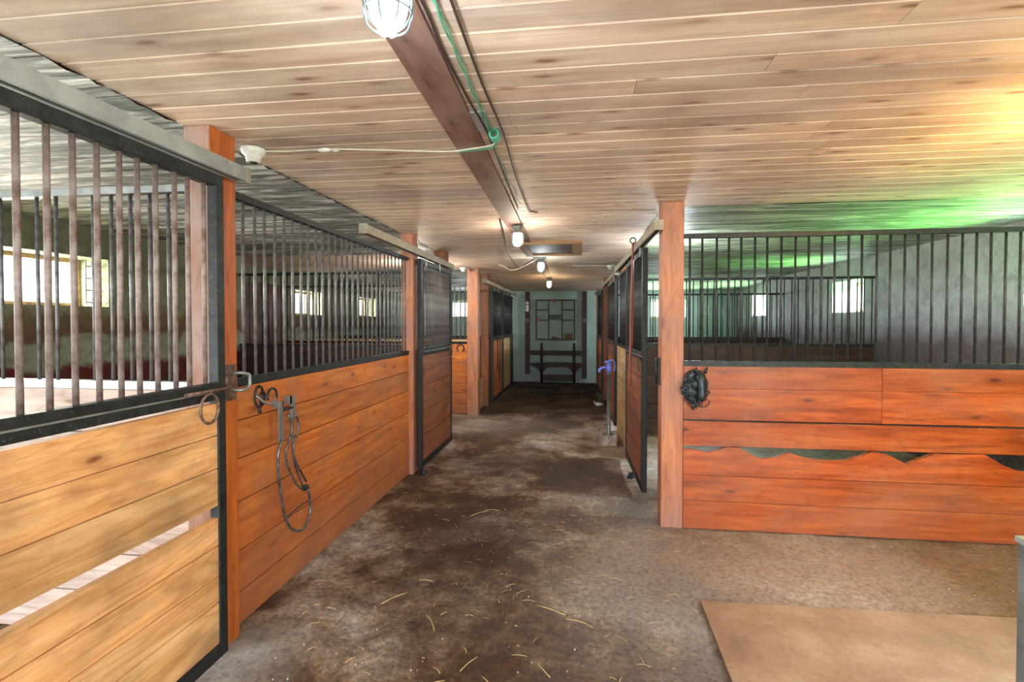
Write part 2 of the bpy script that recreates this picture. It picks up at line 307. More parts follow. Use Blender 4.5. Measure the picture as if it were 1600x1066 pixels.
# ------------------------------------------------------------ mesh helpers
class MB:
    def __init__(s): s.v = []; s.f = []; s.sm = []
    def quadbox(s, lo, hi, mat=None):
        (x0, y0, z0), (x1, y1, z1) = lo, hi
        s.hexa([(x0, y0, z0), (x1, y0, z0), (x1, y1, z0), (x0, y1, z0), (x0, y0, z1), (x1, y0, z1), (x1, y1, z1), (x0, y1, z1)], mat)
    def hexa(s, p, mat=None):
        k = len(s.v)
        s.v += [tuple(mat @ Vector(q)) if mat else tuple(q) for q in p]
        for f in ((0, 3, 2, 1), (4, 5, 6, 7), (0, 1, 5, 4), (1, 2, 6, 5), (2, 3, 7, 6), (3, 0, 4, 7)):
            s.f.append(tuple(k+i for i in f)); s.sm.append(False)
    def tube(s, pts, r, n=8, closed=False, cap=True):
        pts = [Vector(p) for p in pts]; m = len(pts); k = len(s.v)
        rs = r if isinstance(r, (list, tuple)) else [r]*m
        up = None
        for i, p in enumerate(pts):
            if closed: t = pts[(i+1) % m]-pts[i-1]
            else: t = pts[min(i+1, m-1)]-pts[max(i-1, 0)]
            if t.length < 1e-9: t = Vector((0, 0, 1))
            t.normalize()
            if up is None: up = t.orthogonal().normalized()
            up = (up-t*up.dot(t)); up = up.normalized() if up.length > 1e-6 else t.orthogonal().normalized()
            bi = t.cross(up)
            for j in range(n):
                a = 2*PI*j/n; s.v.append(tuple(p+(up*math.cos(a)+bi*math.sin(a))*rs[i]))
        for i in range(m if closed else m-1):
            for j in range(n):
                a = k+i*n+j; b_ = k+i*n+(j+1) % n; c_ = k+((i+1) % m)*n+(j+1) % n; d_ = k+((i+1) % m)*n+j
                s.f.append((a, b_, c_, d_)); s.sm.append(True)
        if cap and not closed:
            s.f.append(tuple(k+j for j in range(n-1, -1, -1))); s.sm.append(False)
            s.f.append(tuple(k+(m-1)*n+j for j in range(n))); s.sm.append(False)
    def lathe(s, prof, n=20, mat=None, sx=1, sy=1):
        k = len(s.v); m = len(prof)
        for r, z in prof:
            for j in range(n):
                a = 2*PI*j/n; p = Vector((r*math.cos(a)*sx, r*math.sin(a)*sy, z)); s.v.append(tuple(mat @ p) if mat else tuple(p))
        for i in range(m-1):
            for j in range(n):
                s.f.append((k+i*n+j, k+i*n+(j+1) % n, k+(i+1)*n+(j+1) % n, k+(i+1)*n+j)); s.sm.append(True)
        s.f.append(tuple(k+j for j in range(n-1, -1, -1))); s.sm.append(False)
        s.f.append(tuple(k+(m-1)*n+j for j in range(n))); s.sm.append(False)
    def ball(s, c, r, mat=None, n=12, sq=(1, 1, 1)):
        T = Matrix.Translation(c) @ (mat or Matrix.Identity(4)) @ Matrix.Diagonal((r*sq[0], r*sq[1], r*sq[2], 1))
        s.lathe([(max(1e-3, math.sin(PI*i/8)), -math.cos(PI*i/8)) for i in range(9)], n, T)
    def ring(s, c, R, r, ax='y', n=24, sx=1, sz=1, a0=0, a1=2*PI):
        full = abs(a1-a0) > 6.2; pts = []
        for i in range(n if full else n+1):
            a = a0+(a1-a0)*i/n; u, v_ = R*math.cos(a)*sx, R*math.sin(a)*sz
            pts.append({'y': (c[0]+u, c[1], c[2]+v_), 'x': (c[0], c[1]+u, c[2]+v_), 'z': (c[0]+u, c[1]+v_, c[2])}[ax])
        s.tube(pts, r, 8, closed=full)
    def prism(s, outline, y0, y1):           # outline in local x,z ; a straight-bottomed strip with any top
        # outline: list of (x, ztop, zbottom)
        k = len(s.v); m = len(outline)
        for x, zt, zb in outline: s.v += [(x, y0, zb), (x, y0, zt), (x, y1, zt), (x, y1, zb)]
        for i in range(m-1):
            a = k+4*i; b_ = a+4
            for q in ((a, b_, b_+1, a+1), (a+1, b_+1, b_+2, a+2), (a+2, b_+2, b_+3, a+3), (a+3, b_+3, b_, a)):
                s.f.append(q); s.sm.append(False)
        s.f.append((k, k+1, k+2, k+3)); s.sm.append(False); e = k+4*(m-1)
        s.f.append((e+3, e+2, e+1, e)); s.sm.append(False)
    def build(s, name, mat, parent=None, loc=None, rotz=0, bevel=0):
        me = bpy.data.meshes.new(name); me.from_pydata(s.v, [], s.f); me.update()
        for p, q in zip(me.polygons, s.sm): p.use_smooth = q
        bm = bmesh.new(); bm.from_mesh(me); bmesh.ops.recalc_face_normals(bm, faces=bm.faces)
        bm.to_mesh(me); bm.free()
        me.materials.append(mat)
        o = bpy.data.objects.new(name, me); col.objects.link(o)
        if parent: o.parent = parent
        if loc: o.location = loc
        if rotz: o.rotation_euler.z = rotz
        if bevel:
            b = o.modifiers.new('bevel', 'BEVEL'); b.width = bevel; b.segments = 2; b.limit_method = 'ANGLE'
        return o
def thing(name, label, cat, loc=(0, 0, 0), rotz=0, group=None):
    o = bpy.data.objects.new(name, None); col.objects.link(o); o.location = loc; o.rotation_euler.z = rotz
    o.empty_display_size = .1
    o['label'] = label; o['category'] = cat
    if group: o['group'] = group
    return o
def tag(o, label, cat, group=None, kind=None):
    o['label'] = label; o['category'] = cat
    if group: o['group'] = group
    if kind: o['kind'] = kind
    return o
def struct(o, label=None, cat=None):
    o['kind'] = 'structure'
    if label: o['label'] = label
    if cat: o['category'] = cat
    return o
def box(lo, hi): m = MB(); m.quadbox(lo, hi); return m
def smooth_pts(pts, k=6):
    P = [Vector(p) for p in pts]; out = []
    for i in range(len(P)-1):
        p0 = P[max(i-1, 0)]; p1 = P[i]; p2 = P[i+1]; p3 = P[min(i+2, len(P)-1)]
        for j in range(k):
            t = j/k
            out.append(.5*((2*p1)+(-p0+p2)*t+(2*p0-5*p1+4*p2-p3)*t*t+(-p0+3*p1-3*p2+p3)*t**3))
    out.append(P[-1]); return out

# ------------------------------------------------------------ setting: floor, ceilings, walls
XL, XC = -1.72, .62
def zc(y):
    t = min(1, max(0, (y-9.3)/3.2)); return 2.34-.085*(t*t*(3-2*t))
fm = MB(); NX, NY = 220, 380
x0, x1, y0, y1 = -5.6, 4.4, -3.0, 13.4
def fh(x, y):
    h = .010*noise.noise(Vector((x*1.3, y*1.3, 0)))+.008*noise.noise(Vector((x*6, y*6, 3)))+.004*noise.noise(Vector((x*17, y*17, 7)))
    if y > 2.9 or x < .5: return h
    return h-.006
for j in range(NY+1):
    for i in range(NX+1):
        x = x0+(x1-x0)*i/NX; y = y0+(y1-y0)*j/NY; fm.v.append((x, y, fh(x, y)-.006))
for j in range(NY):
    for i in range(NX):
        a = j*(NX+1)+i; fm.f.append((a, a+1, a+NX+2, a+NX+1)); fm.sm.append(True)
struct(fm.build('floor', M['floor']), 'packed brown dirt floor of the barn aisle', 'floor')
sl = MB(); sl.hexa([(.60, -3, -.05), (3.7, -3, -.05), (3.7, 2.87, -.05), (.64, 2.79, -.05), (.52, -3, .004), (3.7, -3, .004), (3.7, 2.87, .004), (.64, 2.79, .004)])
struct(sl.build('floor_concrete', M['slab']), 'smooth tan concrete slab at the front right', 'floor')
struct(box((-40, -25, -.3), (40, 45, -.12)).build('ground_outside', M['grass']), 'grass outside the barn', 'ground')

cm = MB(); pitch = .122; rng = random.Random(3)
def ceil_row(m, ya, yb, xa, xb, z0_, z1_, g=.0035, ch=.006):
    # one board: flat underside with chamfered edges
    k = len(m.v)
    prof = [(ya+g*.5, z0_+ch), (ya+g*.5+ch*.7, z0_), (yb-g*.5-ch*.7, z1_), (yb-g*.5, z1_+ch)]
    for x in (xa, xb):
        for y, z in prof: m.v.append((x, y, z))
    for i in range(3):
        m.f.append((k+i, k+i+1, k+5+i, k+4+i)); m.sm.append(False)
y = -3.0
while y < 12.75:
    yb = y+pitch
    spans = [(XL, 3.95 if yb < 3.96 else XC+.02)]
    if False: pass
    if 6.15 < y < 8.0: spans.append((-5.0, XL))
    if y < -.6: spans = [(-4.6, 3.95)]
    for xa, xb in spans:
        x = xa
        while x < xb-.01:
            nx = xb if xb-x < 1.6 else min(xb, x+rng.uniform(1.4, 3.6))
            ceil_row(cm, y, yb, x, nx-.0015, zc(y), zc(yb)); x = nx
    y = yb
struct(cm.build('ceiling', M['ceiling']), 'knotty pine board ceiling over the aisle', 'ceiling')
def rough_ceiling(xa, xb, ya, yb, mat, nm, lab, z=2.335, seed=1):
    m = MB(); r = random.Random(seed); y = ya
    while y < yb-.01:
        ny = min(yb, y+r.uniform(.07, .16)); n = int((xb-xa)/.12)+1; k = len(m.v)
        for i in range(n+1):
            x = xa+(xb-xa)*i/n
            for q, yy in enumerate((y+.002, (y+ny)/2, ny-.002)):
                zz = min(z, zc(yy)-.005) + .010*noise.noise(Vector((x*2.2, yy*9, seed)))+(.004 if q != 1 else -.003)
                m.v.append((x, yy, zz))
        for i in range(n):
            for q in range(2):
                a = k+i*3+q; m.f.append((a, a+3, a+4, a+1)); m.sm.append(True)
        y = ny
    struct(m.build(nm, mat), lab, 'ceiling')
rough_ceiling(-4.4, XL, -.6, 6.2, M['rough_left'], 'ceiling_stalls_left', 'grey flaking whitewashed boards over the left stalls', 2.335, 1)
rough_ceiling(-5.1, XL, 8.05, 12.75, M['rough_left'], 'ceiling_stalls_rear', 'grey flaking boards over the rear left stalls', 2.335, 2)
rough_ceiling(XC, 3.9, 3.95, 12.75, M['rough_right'], 'ceiling_stalls_right', 'flaking whitewashed boards over the right stalls, green light in their colour', 2.335, 5)
# the deck above
struct(box((-5.6, -3, 2.375), (4.4, 13.4, 2.45)).build('ceiling_deck', M['strip']), 'boards of the loft deck above the ceiling', 'ceiling')

def wall_y(nm, xf, xb, ya, yb, openings, mat, lab):   # wall running along y with openings (y0,y1,z0,z1)
    m = MB(); a, b_ = min(xf, xb), max(xf, xb); y = ya
    for (o0, o1, zb, zt) in sorted(openings):
        if o0 > y: m.quadbox((a, y, -.05), (b_, o0, 2.4))
        if zb > 0: m.quadbox((a, o0, -.05), (b_, o1, zb))
        m.quadbox((a, o0, zt), (b_, o1, 2.4)); y = o1
    m.quadbox((a, y, -.05), (b_, yb, 2.4))
    return struct(m.build(nm, mat), lab, 'wall')
def wall_x(nm, yf, yb, xa, xb, openings, mat, lab):
    m = MB(); x = xa
    for (o0, o1, zb, zt) in sorted(openings):
        m.quadbox((x, yf, -.05), (o0, yb, 2.4))
        if zb > 0: m.quadbox((o0, yf, -.05), (o1, yb, zb))
        m.quadbox((o0, yf, zt), (o1, yb, 2.4)); x = o1
    m.quadbox((x, yf, -.05), (xb, yb, 2.4))
    return struct(m.build(nm, mat), lab, 'wall')
WZ = (1.62, 2.06)
wall_y('wall_left', -4.35, -4.75, -3.0, 6.2, [(-1.1, .9, 0, 2.1), (2.85, 4.25)+WZ], M['wall_l'], 'rough whitewashed stone outer wall of the left stalls')
wall_y('wall_left_rear', -5.0, -5.4, 6.2, 12.7, [(8.5, 9.5)+WZ, (11.2, 12.2)+WZ], M['wall_l'], 'rough stone outer wall behind the rear left stalls')
struct(box((-5.4, 6.0, -.05), (-4.7, 6.2, 2.4)).build('wall_left_return', M['wall_l']), 'short return of the left stone wall', 'wall')
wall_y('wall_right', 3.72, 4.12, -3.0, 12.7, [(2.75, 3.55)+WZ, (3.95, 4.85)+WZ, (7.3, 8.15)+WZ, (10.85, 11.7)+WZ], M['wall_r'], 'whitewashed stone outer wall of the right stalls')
wall_x('wall_back', 12.72, 13.1, -5.4, 4.12, [(-3.3, -2.75, 1.6, 2.02), (1.7, 2.56, 1.6, 2.02)], M['wall_b'], 'pale plastered end wall of the barn')

# windows: casing + sash bars in the outer face
wn = [0]
def window(axis, f, a, b_, zb, zt, nb):
    wn[0] += 1; m = MB(); t = .035
    def q(u0, u1, z0, z1, d=.05):
        if axis == 'y': m.quadbox((min(f, f+d), u0, z0), (max(f, f+d), u1, z1))
        else: m.quadbox((u0, f, z0), (u1, f+d, z1))
    q(a, b_, zb, zb+t); q(a, b_, zt-t, zt); q(a, a+t, zb+t, zt-t); q(b_-t, b_, zb+t, zt-t)
    for i in range(1, nb): u = a+(b_-a)*i/nb; q(u-.011, u+.011, zb+t, zt-t, .03)
    o = struct(m.build('window_%d' % wn[0], M['pale_board']), 'small casement high in the stone wall', 'window')
    g = MB()
    if axis == 'y': g.quadbox((f+.012, a+t, zb+t), (f+.016, b_-t, zt-t))
    else: g.quadbox((a+t, f+.012, zb+t), (b_-t, f+.016, zt-t))
    g.build('pane', M['glass'], o)
gm, gnt, gb = newmat('window_glass'); gb.inputs['Base Color'].default_value = (1, 1, 1, 1); gb.inputs['Roughness'].default_value = .02
gb.inputs['Alpha'].default_value = .12; M['glass'] = gm
window('y', -4.70, 2.85, 4.25, *WZ, 2); window('y', -5.35, 8.5, 9.5, *WZ, 2); window('y', -5.35, 11.2, 12.2, *WZ, 2)
window('x', 13.0, -3.3, -2.75, 1.6, 2.02, 1); window('x', 13.0, 1.7, 2.56, 1.6, 2.02, 1)
window('y', 4.05, 2.75, 3.55, *WZ, 1); window('y', 4.05, 3.95, 4.85, *WZ, 1); window('y', 4.05, 7.3, 8.15, *WZ, 1); window('y', 4.05, 10.85, 11.7, *WZ, 1)
gr = MB()
for i in range(4): gr.tube([(-4.45, 4.12, 1.66+i*.11), (-4.45, 4.24, 1.66+i*.11)], .006)
for yy in (4.12, 4.18, 4.24): gr.tube([(-4.45, yy, 1.64), (-4.45, yy, 2.04)], .006)
tag(gr.build('window_grating', M['galv']), 'grey wire grating at the right end of the near left window', 'grating')

# ------------------------------------------------------------ ceiling fittings
cb = MB(); cb.hexa([(-.545, .2, 2.322), (-.405, .2, 2.322), (-.495, 4.35, 2.322), (-.635, 4.35, 2.322), (-.545, .2, 2.342), (-.405, .2, 2.342), (-.495, 4.35, 2.342), (-.635, 4.35, 2.342)])
tag(cb.build('ceiling_board', M['strip']), 'long brown flat board running down the pine ceiling, nearer length', 'board')
cb = MB(); cb.hexa([(-.635, 4.37, 2.326), (-.495, 4.37, 2.326), (-.51, 5.40, 2.326), (-.65, 5.40, 2.326), (-.635, 4.37, 2.342), (-.495, 4.37, 2.342), (-.51, 5.40, 2.342), (-.65, 5.40, 2.342)])
tag(cb.build('ceiling_board', M['strip']), 'short brown ceiling board between the second lamp and the hatch', 'board')
cb = MB(); cb.hexa([(-.60, 6.5, 2.322), (-.47, 6.5, 2.322), (-.52, 9.6, 2.318), (-.65, 9.6, 2.318), (-.60, 6.5, 2.342), (-.47, 6.5, 2.342), (-.52, 9.6, 2.335), (-.65, 9.6, 2.335)])
tag(cb.build('ceiling_board', M['strip']), 'brown ceiling board beyond the hatch toward the end wall', 'board')
h = thing('ceiling_hatch', 'square wooden hatch frame set in the aisle ceiling', 'hatch', (-.3, 5.93, 2.34))
m = MB()
for lo, hi in (((-.36, -.50, -.035), (.33, -.43, 0)), ((-.36, .43, -.035), (.33, .50, 0)), ((-.36, -.43, -.035), (-.27, .43, 0)), ((.22, -.43, -.035), (.33, .43, 0))): m.quadbox(lo, hi)
m.build('hatch_frame', M['hatch'], h)
box((-.27, -.43, -.008), (.22, .43, -.002)).build('hatch_shade', M['plank_dark_v'], h)  # dark sheet standing in for the shade inside the recessed opening

def lamp(label, x, y, z, k, glow_m, power, color, group='caged ceiling lamps', box_=False, tilt=0):
    t = thing('ceiling_lamp', label, 'lamp', (x, y, z), 0, group); t.rotation_euler = (tilt, 0, 0)
    b_ = MB(); b_.lathe([(.052*k, 0), (.054*k, -.012*k), (.046*k, -.03*k), (.042*k, -.05*k), (.046*k, -.056*k), (.046*k, -.07*k)], 20); b_.build('lamp_base', M['lampbase'], t)
    if box_: box((-.09, -.06, -.02), (.07, .10, 0)).build('junction_box', M['galv'], t)
    g = MB(); g.lathe([(.040*k, -.07*k), (.044*k, -.09*k), (.044*k, -.125*k), (.038*k, -.152*k), (.024*k, -.17*k), (.004, -.176*k)], 20); g.build('glass_globe', glow_m, t)
    c = MB()
    for i in range(4):
        a = PI*i/4; u, v_ = math.cos(a), math.sin(a)
        pr = [(.05, -.068), (.054, -.09), (.054, -.135), (.046, -.165), (.024, -.184), (0, -.19)]
        pts = [(u*r*k, v_*r*k, z_*k) for r, z_ in pr]+[(-u*r*k, -v_*r*k, z_*k) for r, z_ in reversed(pr[:-1])]
        c.tube(smooth_pts(pts, 3), .0022*k, 6)
    for rr, zz in ((.0545, -.1), (.051, -.145)): c.ring((0, 0, zz*k), rr*k, .0022*k, 'z')
    c.build('wire_guard', M['guard'], t)
    point('lamp_light', (x, y, z-.20*k), power, color, .05)
    return t
COOL = glow('cool_lit_glass', '#f2fbff', 5); WARM = glow('warm_lit_glass', '#ffd9a0', 6); NEUT = glow('white_lit_glass', '#fff4e2', 5)
lamp('large caged lamp burning cool white, nearest on the ceiling board', -.425, 1.11, 2.32, 1.05, COOL, 9, (.92, .97, 1.0))
lamp('caged lamp on the ceiling board just before the hatch', -.535, 4.46, 2.322, .95, NEUT, 10, (1, .88, .72))
lamp('caged lamp on a metal box just beyond the hatch', -.50, 6.72, 2.325, .95, COOL, 9, (.85, 1.0, .98), box_=True)
lamp('warm yellow caged lamp farthest down the aisle', -.56, 9.6, 2.315, 1.0, WARM, 8, (1, .72, .38))
lamp('warm yellow caged lamp on the ceiling at the far right front', 2.12, 2.2, 2.335, 1.0, WARM, 42, (1, .58, .18))

lamp('added caged lamp brightening the left side aisle, hidden by a post', -2.32, 7.1, 2.335, .95, NEUT, 45, (1, .90, .76))  # added light source for the side aisle, out of view behind a post
lamp('added caged lamp brightening the stall, hidden behind the tall reddish corner post', .957, 5.5, 2.33, .95, COOL, 40, (.86, .93, 1.0))  # added unseen lamp, fills the front right stall where window light falls short
# lampholders
def holder(label, x, y, z):
    t = thing('lampholder', label, 'lampholder', (x, y, z), 0, 'empty porcelain lampholders')
    m = MB(); m.lathe([(.058, 0), (.058, -.012), (.05, -.028), (.036, -.04), (.032, -.066), (.027, -.068)], 20); m.build('porcelain_body', M['porcelain'], t)
    m = MB(); m.lathe([(.02, -.06), (.02, -.071), (.004, -.071)], 14); m.build('socket', M['cable_k'], t)
holder('white empty lampholder on the ceiling beside the near left post', -1.60, 2.36, 2.335)
holder('white empty lampholder beside the freestanding left post', -1.80, 7.86, 2.335)
holder('white empty lampholder above the right row of stall doors', .47, 7.85, 2.335)

def cable(label, pts, r, mat, cat='cable', nm='cable', k=6):
    m = MB(); m.tube(smooth_pts(pts, k), r, 6); return tag(m.build(nm, mat), label, cat)
cable('thin grey cable crossing the ceiling from near lampholder to green knot', [(-1.56, 2.36, 2.322), (-1.44, 2.395, 2.328), (-1.21, 2.385, 2.325), (-.96, 2.447, 2.33), (-.66, 2.47, 2.318), (-.53, 2.44, 2.314), (-.41, 2.41, 2.318), (-.385, 2.33, 2.32)], .0045, M['cable_w'])
wj = MB(); wj.ball((-1.24, 2.385, 2.322), .016, sq=(2.2, 1, .7)); wj.ball((-1.19, 2.40, 2.324), .011, sq=(2, 1, .8))
tag(wj.build('cable_splice', M['porcelain']), 'taped white splice in the thin cable left of centre', 'splice')
cable('dark cable running along the ceiling board, left of the green twine', [(-.425, .9, 2.33), (-.415, 1.315, 2.327), (-.425, 1.6, 2.33), (-.42, 1.95, 2.327), (-.41, 2.3, 2.325), (-.435, 3.0, 2.327), (-.46, 3.85, 2.33)], .005, M['cable_k'])
cable('dark cable curling off at its far end, right of the ceiling board', [(-.335, .9, 2.33), (-.337, 1.3, 2.327), (-.345, 1.8, 2.329), (-.34, 2.3, 2.325), (-.37, 3.0, 2.326), (-.385, 3.85, 2.33), (-.36, 3.95, 2.33), (-.32, 3.97, 2.33)], .005, M['cable_k'])
tw = MB()
for ph in (0, PI):
    tw.tube([(-.365-.012*y_+.005*math.sin(y_*16+ph), y_, 2.324+.005*math.cos(y_*16+ph)) for y_ in [.9+i*.03 for i in range(48)]], .0032, 6)
tw.tube(smooth_pts([(-.37, 2.3, 2.318), (-.40, 2.42, 2.316), (-.47, 2.455, 2.314), (-.60, 2.472, 2.314)], 5), .004, 6)
for i in range(5): tw.ring((-.378, 2.26+i*.012, 2.316), .02, .005, 'y', 12)
tw.tube([(-.385-.01*y_+.006*math.sin(y_*14), y_, 2.325) for y_ in [2.3+i*.05 for i in range(28)]], .003, 5)
tag(tw.build('twine', M['cable_g']), 'twisted green twine knotted beside the brown ceiling board', 'twine')
m = box((-.46, 2.06, 2.328), (-.38, 2.26, 2.338)); tag(m.build('cover_plate', M['track']), 'small grey plate on the ceiling beside the knotted twine', 'plate')
cable('white cable looping from the lamp beyond the hatch', [(-.56, 6.67, 2.30), (-.72, 6.9, 2.25), (-.88, 7.15, 2.22), (-1.0, 7.3, 2.235), (-1.08, 7.38, 2.29), (-1.18, 7.45, 2.325)], .007, M['cable_w'])
cable('long dark cable sagging past the hatch on its left', [(-.65, 4.2, 2.33), (-.72, 4.9, 2.315), (-.80, 5.6, 2.30), (-.86, 6.4, 2.29), (-.85, 7.2, 2.25), (-.74, 7.0, 2.27), (-.60, 6.75, 2.31)], .007, M['cable_k'])
cable('thin white cable on the ceiling ending at the right near post', [(.60, 4.11, 2.33), (.45, 4.105, 2.332), (.30, 4.11, 2.328), (.18, 4.13, 2.33)], .004, M['cable_w'])
cable('thin white cable running to the right-hand lampholder', [(.44, 7.85, 2.328), (.2, 7.84, 2.331), (0, 7.84, 2.331), (-.10, 7.7, 2.33)], .005, M['cable_w'])
cable('thin white cable running to the freestanding post lampholder', [(-1.76, 7.88, 2.325), (-1.68, 7.93, 2.33), (-1.60, 8.0, 2.31)], .005, M['cable_w'])

# ------------------------------------------------------------ posts
def post(label, x0_, x1_, y0_, y1_, mat, z1_=None, group='timber posts of the stalls', lit_mat=None, z0_=-.02):
    cx, cy = (x0_+x1_)/2, (y0_+y1_)/2; hx, hy = (x1_-x0_)/2, (y1_-y0_)/2
    zt = z1_ or zc(cy)-.001
    m = box((-hx, -hy, z0_), (hx, hy, zt))
    o = m.build('timber_post', mat, None, (cx, cy, 0), 0, .006)
    if lit_mat:  # faces toward the viewer and the stall take the paler, lit colour
        o.data.materials.append(lit_mat)
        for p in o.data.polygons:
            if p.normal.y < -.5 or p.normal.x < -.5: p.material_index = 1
    return tag(o, label, 'post', group)
post('orange timber post between the near left sliding door and stall front', -1.725, -1.60, 2.055, 2.225, M['post_orange'], lit_mat=M['post_stall_lit'])
post('timber post at the left edge of the second left stall door', -1.72, -1.60, 4.80, 4.97, M['post_red'])
post('brown timber post hidden behind the second left stall door', -1.74, -1.60, 6.02, 6.18, M['post_brown'])
post('freestanding reddish post in the middle distance at the left', -1.776, -1.60, 8.02, 8.19, M['post_red'])
post('brown post just beyond the freestanding left post', -1.73, -1.59, 8.92, 9.05, M['post_brown'])
post('brown post between the two rear left stall doors', -1.72, -1.60, 10.12, 10.24, M['post_brown'])
post('dark post at the rear left beside the end wall', -1.72, -1.60, 11.35, 11.47, M['post_brown'])
def xr(y): return .590-.021*(y-3.8)
post('tall reddish knotty post at the corner of the right stalls', .588, .742, 3.79, 3.95, M['post_red'])
post('orange post between the first and second right stall doors', xr(7)+.04, xr(7)+.18, 6.95, 7.09, M['post_orange'])
post('third timber post along the right stalls', xr(9.9), xr(9.9)+.13, 9.85, 9.98, M['post_brown'])
post('last timber post of the right stalls near the end wall', xr(12.4), xr(12.4)+.13, 12.35, 12.48, M['post_brown'])

# ------------------------------------------------------------ stall fronts, partitions and doors
ZB, ZT = 1.165, 2.075
def boards(m, L, seams, y0_, y1_, joints=(), gap=.006, x0_=0):
    for i in range(len(seams)-1):
        zb, zt = seams[i], seams[i+1]
        js = [x0_]+[j for (row, j) in joints if row == i]+[x0_+L]
        for a, b_ in zip(js[:-1], js[1:]): m.quadbox((a+.001, y0_, zb+gap/2), (b_-.001, y1_, zt-gap/2))
def front(name, label, cat, loc, rotz, L, seams, bmat, bars=True, spacing=.086, barmat=None, railmat=None, joints=(), zb=ZB, zt=ZT, group=None, top=True, r=.008, th=.038, custom=None, capmat=None, phase=.5):
    t = thing(name, label, cat, loc, rotz, group)
    m = MB()
    if custom: custom(m)
    else: boards(m, L, seams, -th/2, th/2, joints)
    m.build('board_panel', bmat, t)
    rm = railmat or M['black_iron']
    if bars:
        box((0, -.022, zb), (L, .022, zb+.038)).build('lower_rail', rm, t)
        box((0, -.020, zt), (L, .020, zt+.032)).build('upper_rail', rm, t)
        n = int(L/spacing); sp = L/n
        bm_ = MB(); bm_.tube([(0, 0, zb+.036), (0, 0, zt+.002)], r, 8)
        first = None
        for i in range(n):
            x = (i+phase)*sp
            if first is None: first = bm_.build('bar', barmat or M['bar_iron'], t); o = first
            else: o = first.copy(); col.objects.link(o); o.parent = t
            o.location = (x, 0, 0)
            o.rotation_euler = (0, random.uniform(-.003, .003), 0)
    if capmat: box((0, -.05, zb+.038), (L, .05, zb+.07)).build('cap_board', capmat, t)
    return t
SE = [.0, .20, .385, .57, .76, .96, 1.165]
R90 = PI/2
front('stall_front', 'orange board stall front with iron bars at the near left', 'stall front', (-1.66, 2.23, 0), R90, 2.57, [.0, .16, .364, .603, .813, 1.0, 1.165], M['front_pine'], group='stall fronts along the aisle', spacing=.086)
struct_l = front('stall_front', 'dark board stall front at the rear left against the end wall', 'stall front', (-1.66, 11.47, 0), R90, 1.24, SE, M['dark_board'], group='stall fronts along the aisle', barmat=M['bar_dark'])
front('stall_front', 'low pale board gate in the gap beyond the freestanding left post', 'stall front', (-1.69, 8.2, 0), R90, .71, [0, .2, .38, .5], M['pale_board'], bars=False, group='stall fronts along the aisle')

# right front wall: chewed fourth board
jag = [(0, .573), (.06, .568), (.165, .548), (.23, .565), (.297, .592), (.385, .59), (.46, .545), (.537, .513), (.62, .525), (.72, .567), (.78, .545), (.836, .532), (.96, .514), (1.09, .523), (1.18, .555), (1.25, .591), (1.334, .581), (1.40, .545), (1.476, .510), (1.56, .55), (1.636, .590), (1.94, .597), (2.0, .565), (2.068, .519), (2.174, .486), (2.35, .50), (2.5, .575), (2.98, .59)]
def chewed(m):
    L = 2.98
    for zb_, zt_ in ((0.0, .20), (.20, .385)): m.quadbox((0, -.019, zb_+.0015), (L, .019, zt_-.0015))
    pts = []
    for (xa, za), (xb, zb_) in zip(jag[:-1], jag[1:]):
        for i in range(4):
            x = xa+(xb-xa)*i/4; pts.append((x, za+(zb_-za)*i/4+random.uniform(-.003, .003), .387))
    pts.append((L, .59, .387)); m.prism(pts, -.019, .019)
    m.quadbox((0, -.019, .598), (L, .019, .770))
    for a, b_ in ((0, 1.305), (1.308, L)):
        m.quadbox((a, -.019, .785), (b_, .019, 1.006)); m.quadbox((a, -.019, 1.008), (b_, .019, 1.165))
front('stall_front', 'wide red-stained board stall front with a chewed ragged gap, facing the viewer', 'stall front', (.742, 3.80, 0), 0, 2.975, None, M['red_pine'], custom=chewed, barmat=M['bar_dark'], spacing=.0855)

# right aisle side: rotz slightly turned because this row closes in toward the end
RA = R90+.021
def rloc(y, dx=0): return (xr(y)+.07+dx, y, 0)
front('stall_front', 'pale board stall front with bars beyond the first right door', 'stall front', (xr(5.62)+.012, 5.62, 0), RA, 1.32, SE, M['pale_board'], custom=lambda m: boards(m, 1.50, SE, -.019, .019), group='stall fronts along the aisle', barmat=M['bar_dark'])
front('stall_front', 'brown board stall front between the second and third right posts', 'stall front', rloc(8.45), RA, 1.39, SE, M['brown_pine'], group='stall fronts along the aisle', barmat=M['bar_dark'])
front('stall_front', 'dark stall front at the far end of the right row', 'stall front', rloc(11.2), RA, 1.15, SE, M['brown_pine'], group='stall fronts along the aisle', barmat=M['bar_dark'])

gp = thing('low_post', 'low pale grey metal-clad post at the right edge, standing on the concrete', 'post', (.985, 1.22, 0))
box((-.038, -.02, 0), (.04, .02, 1.0)).build('shaft', M['galv'], gp, bevel=.004)
box((-.041, -.023, 1.0), (.043, .023, 1.012)).build('cap', M['track'], gp)
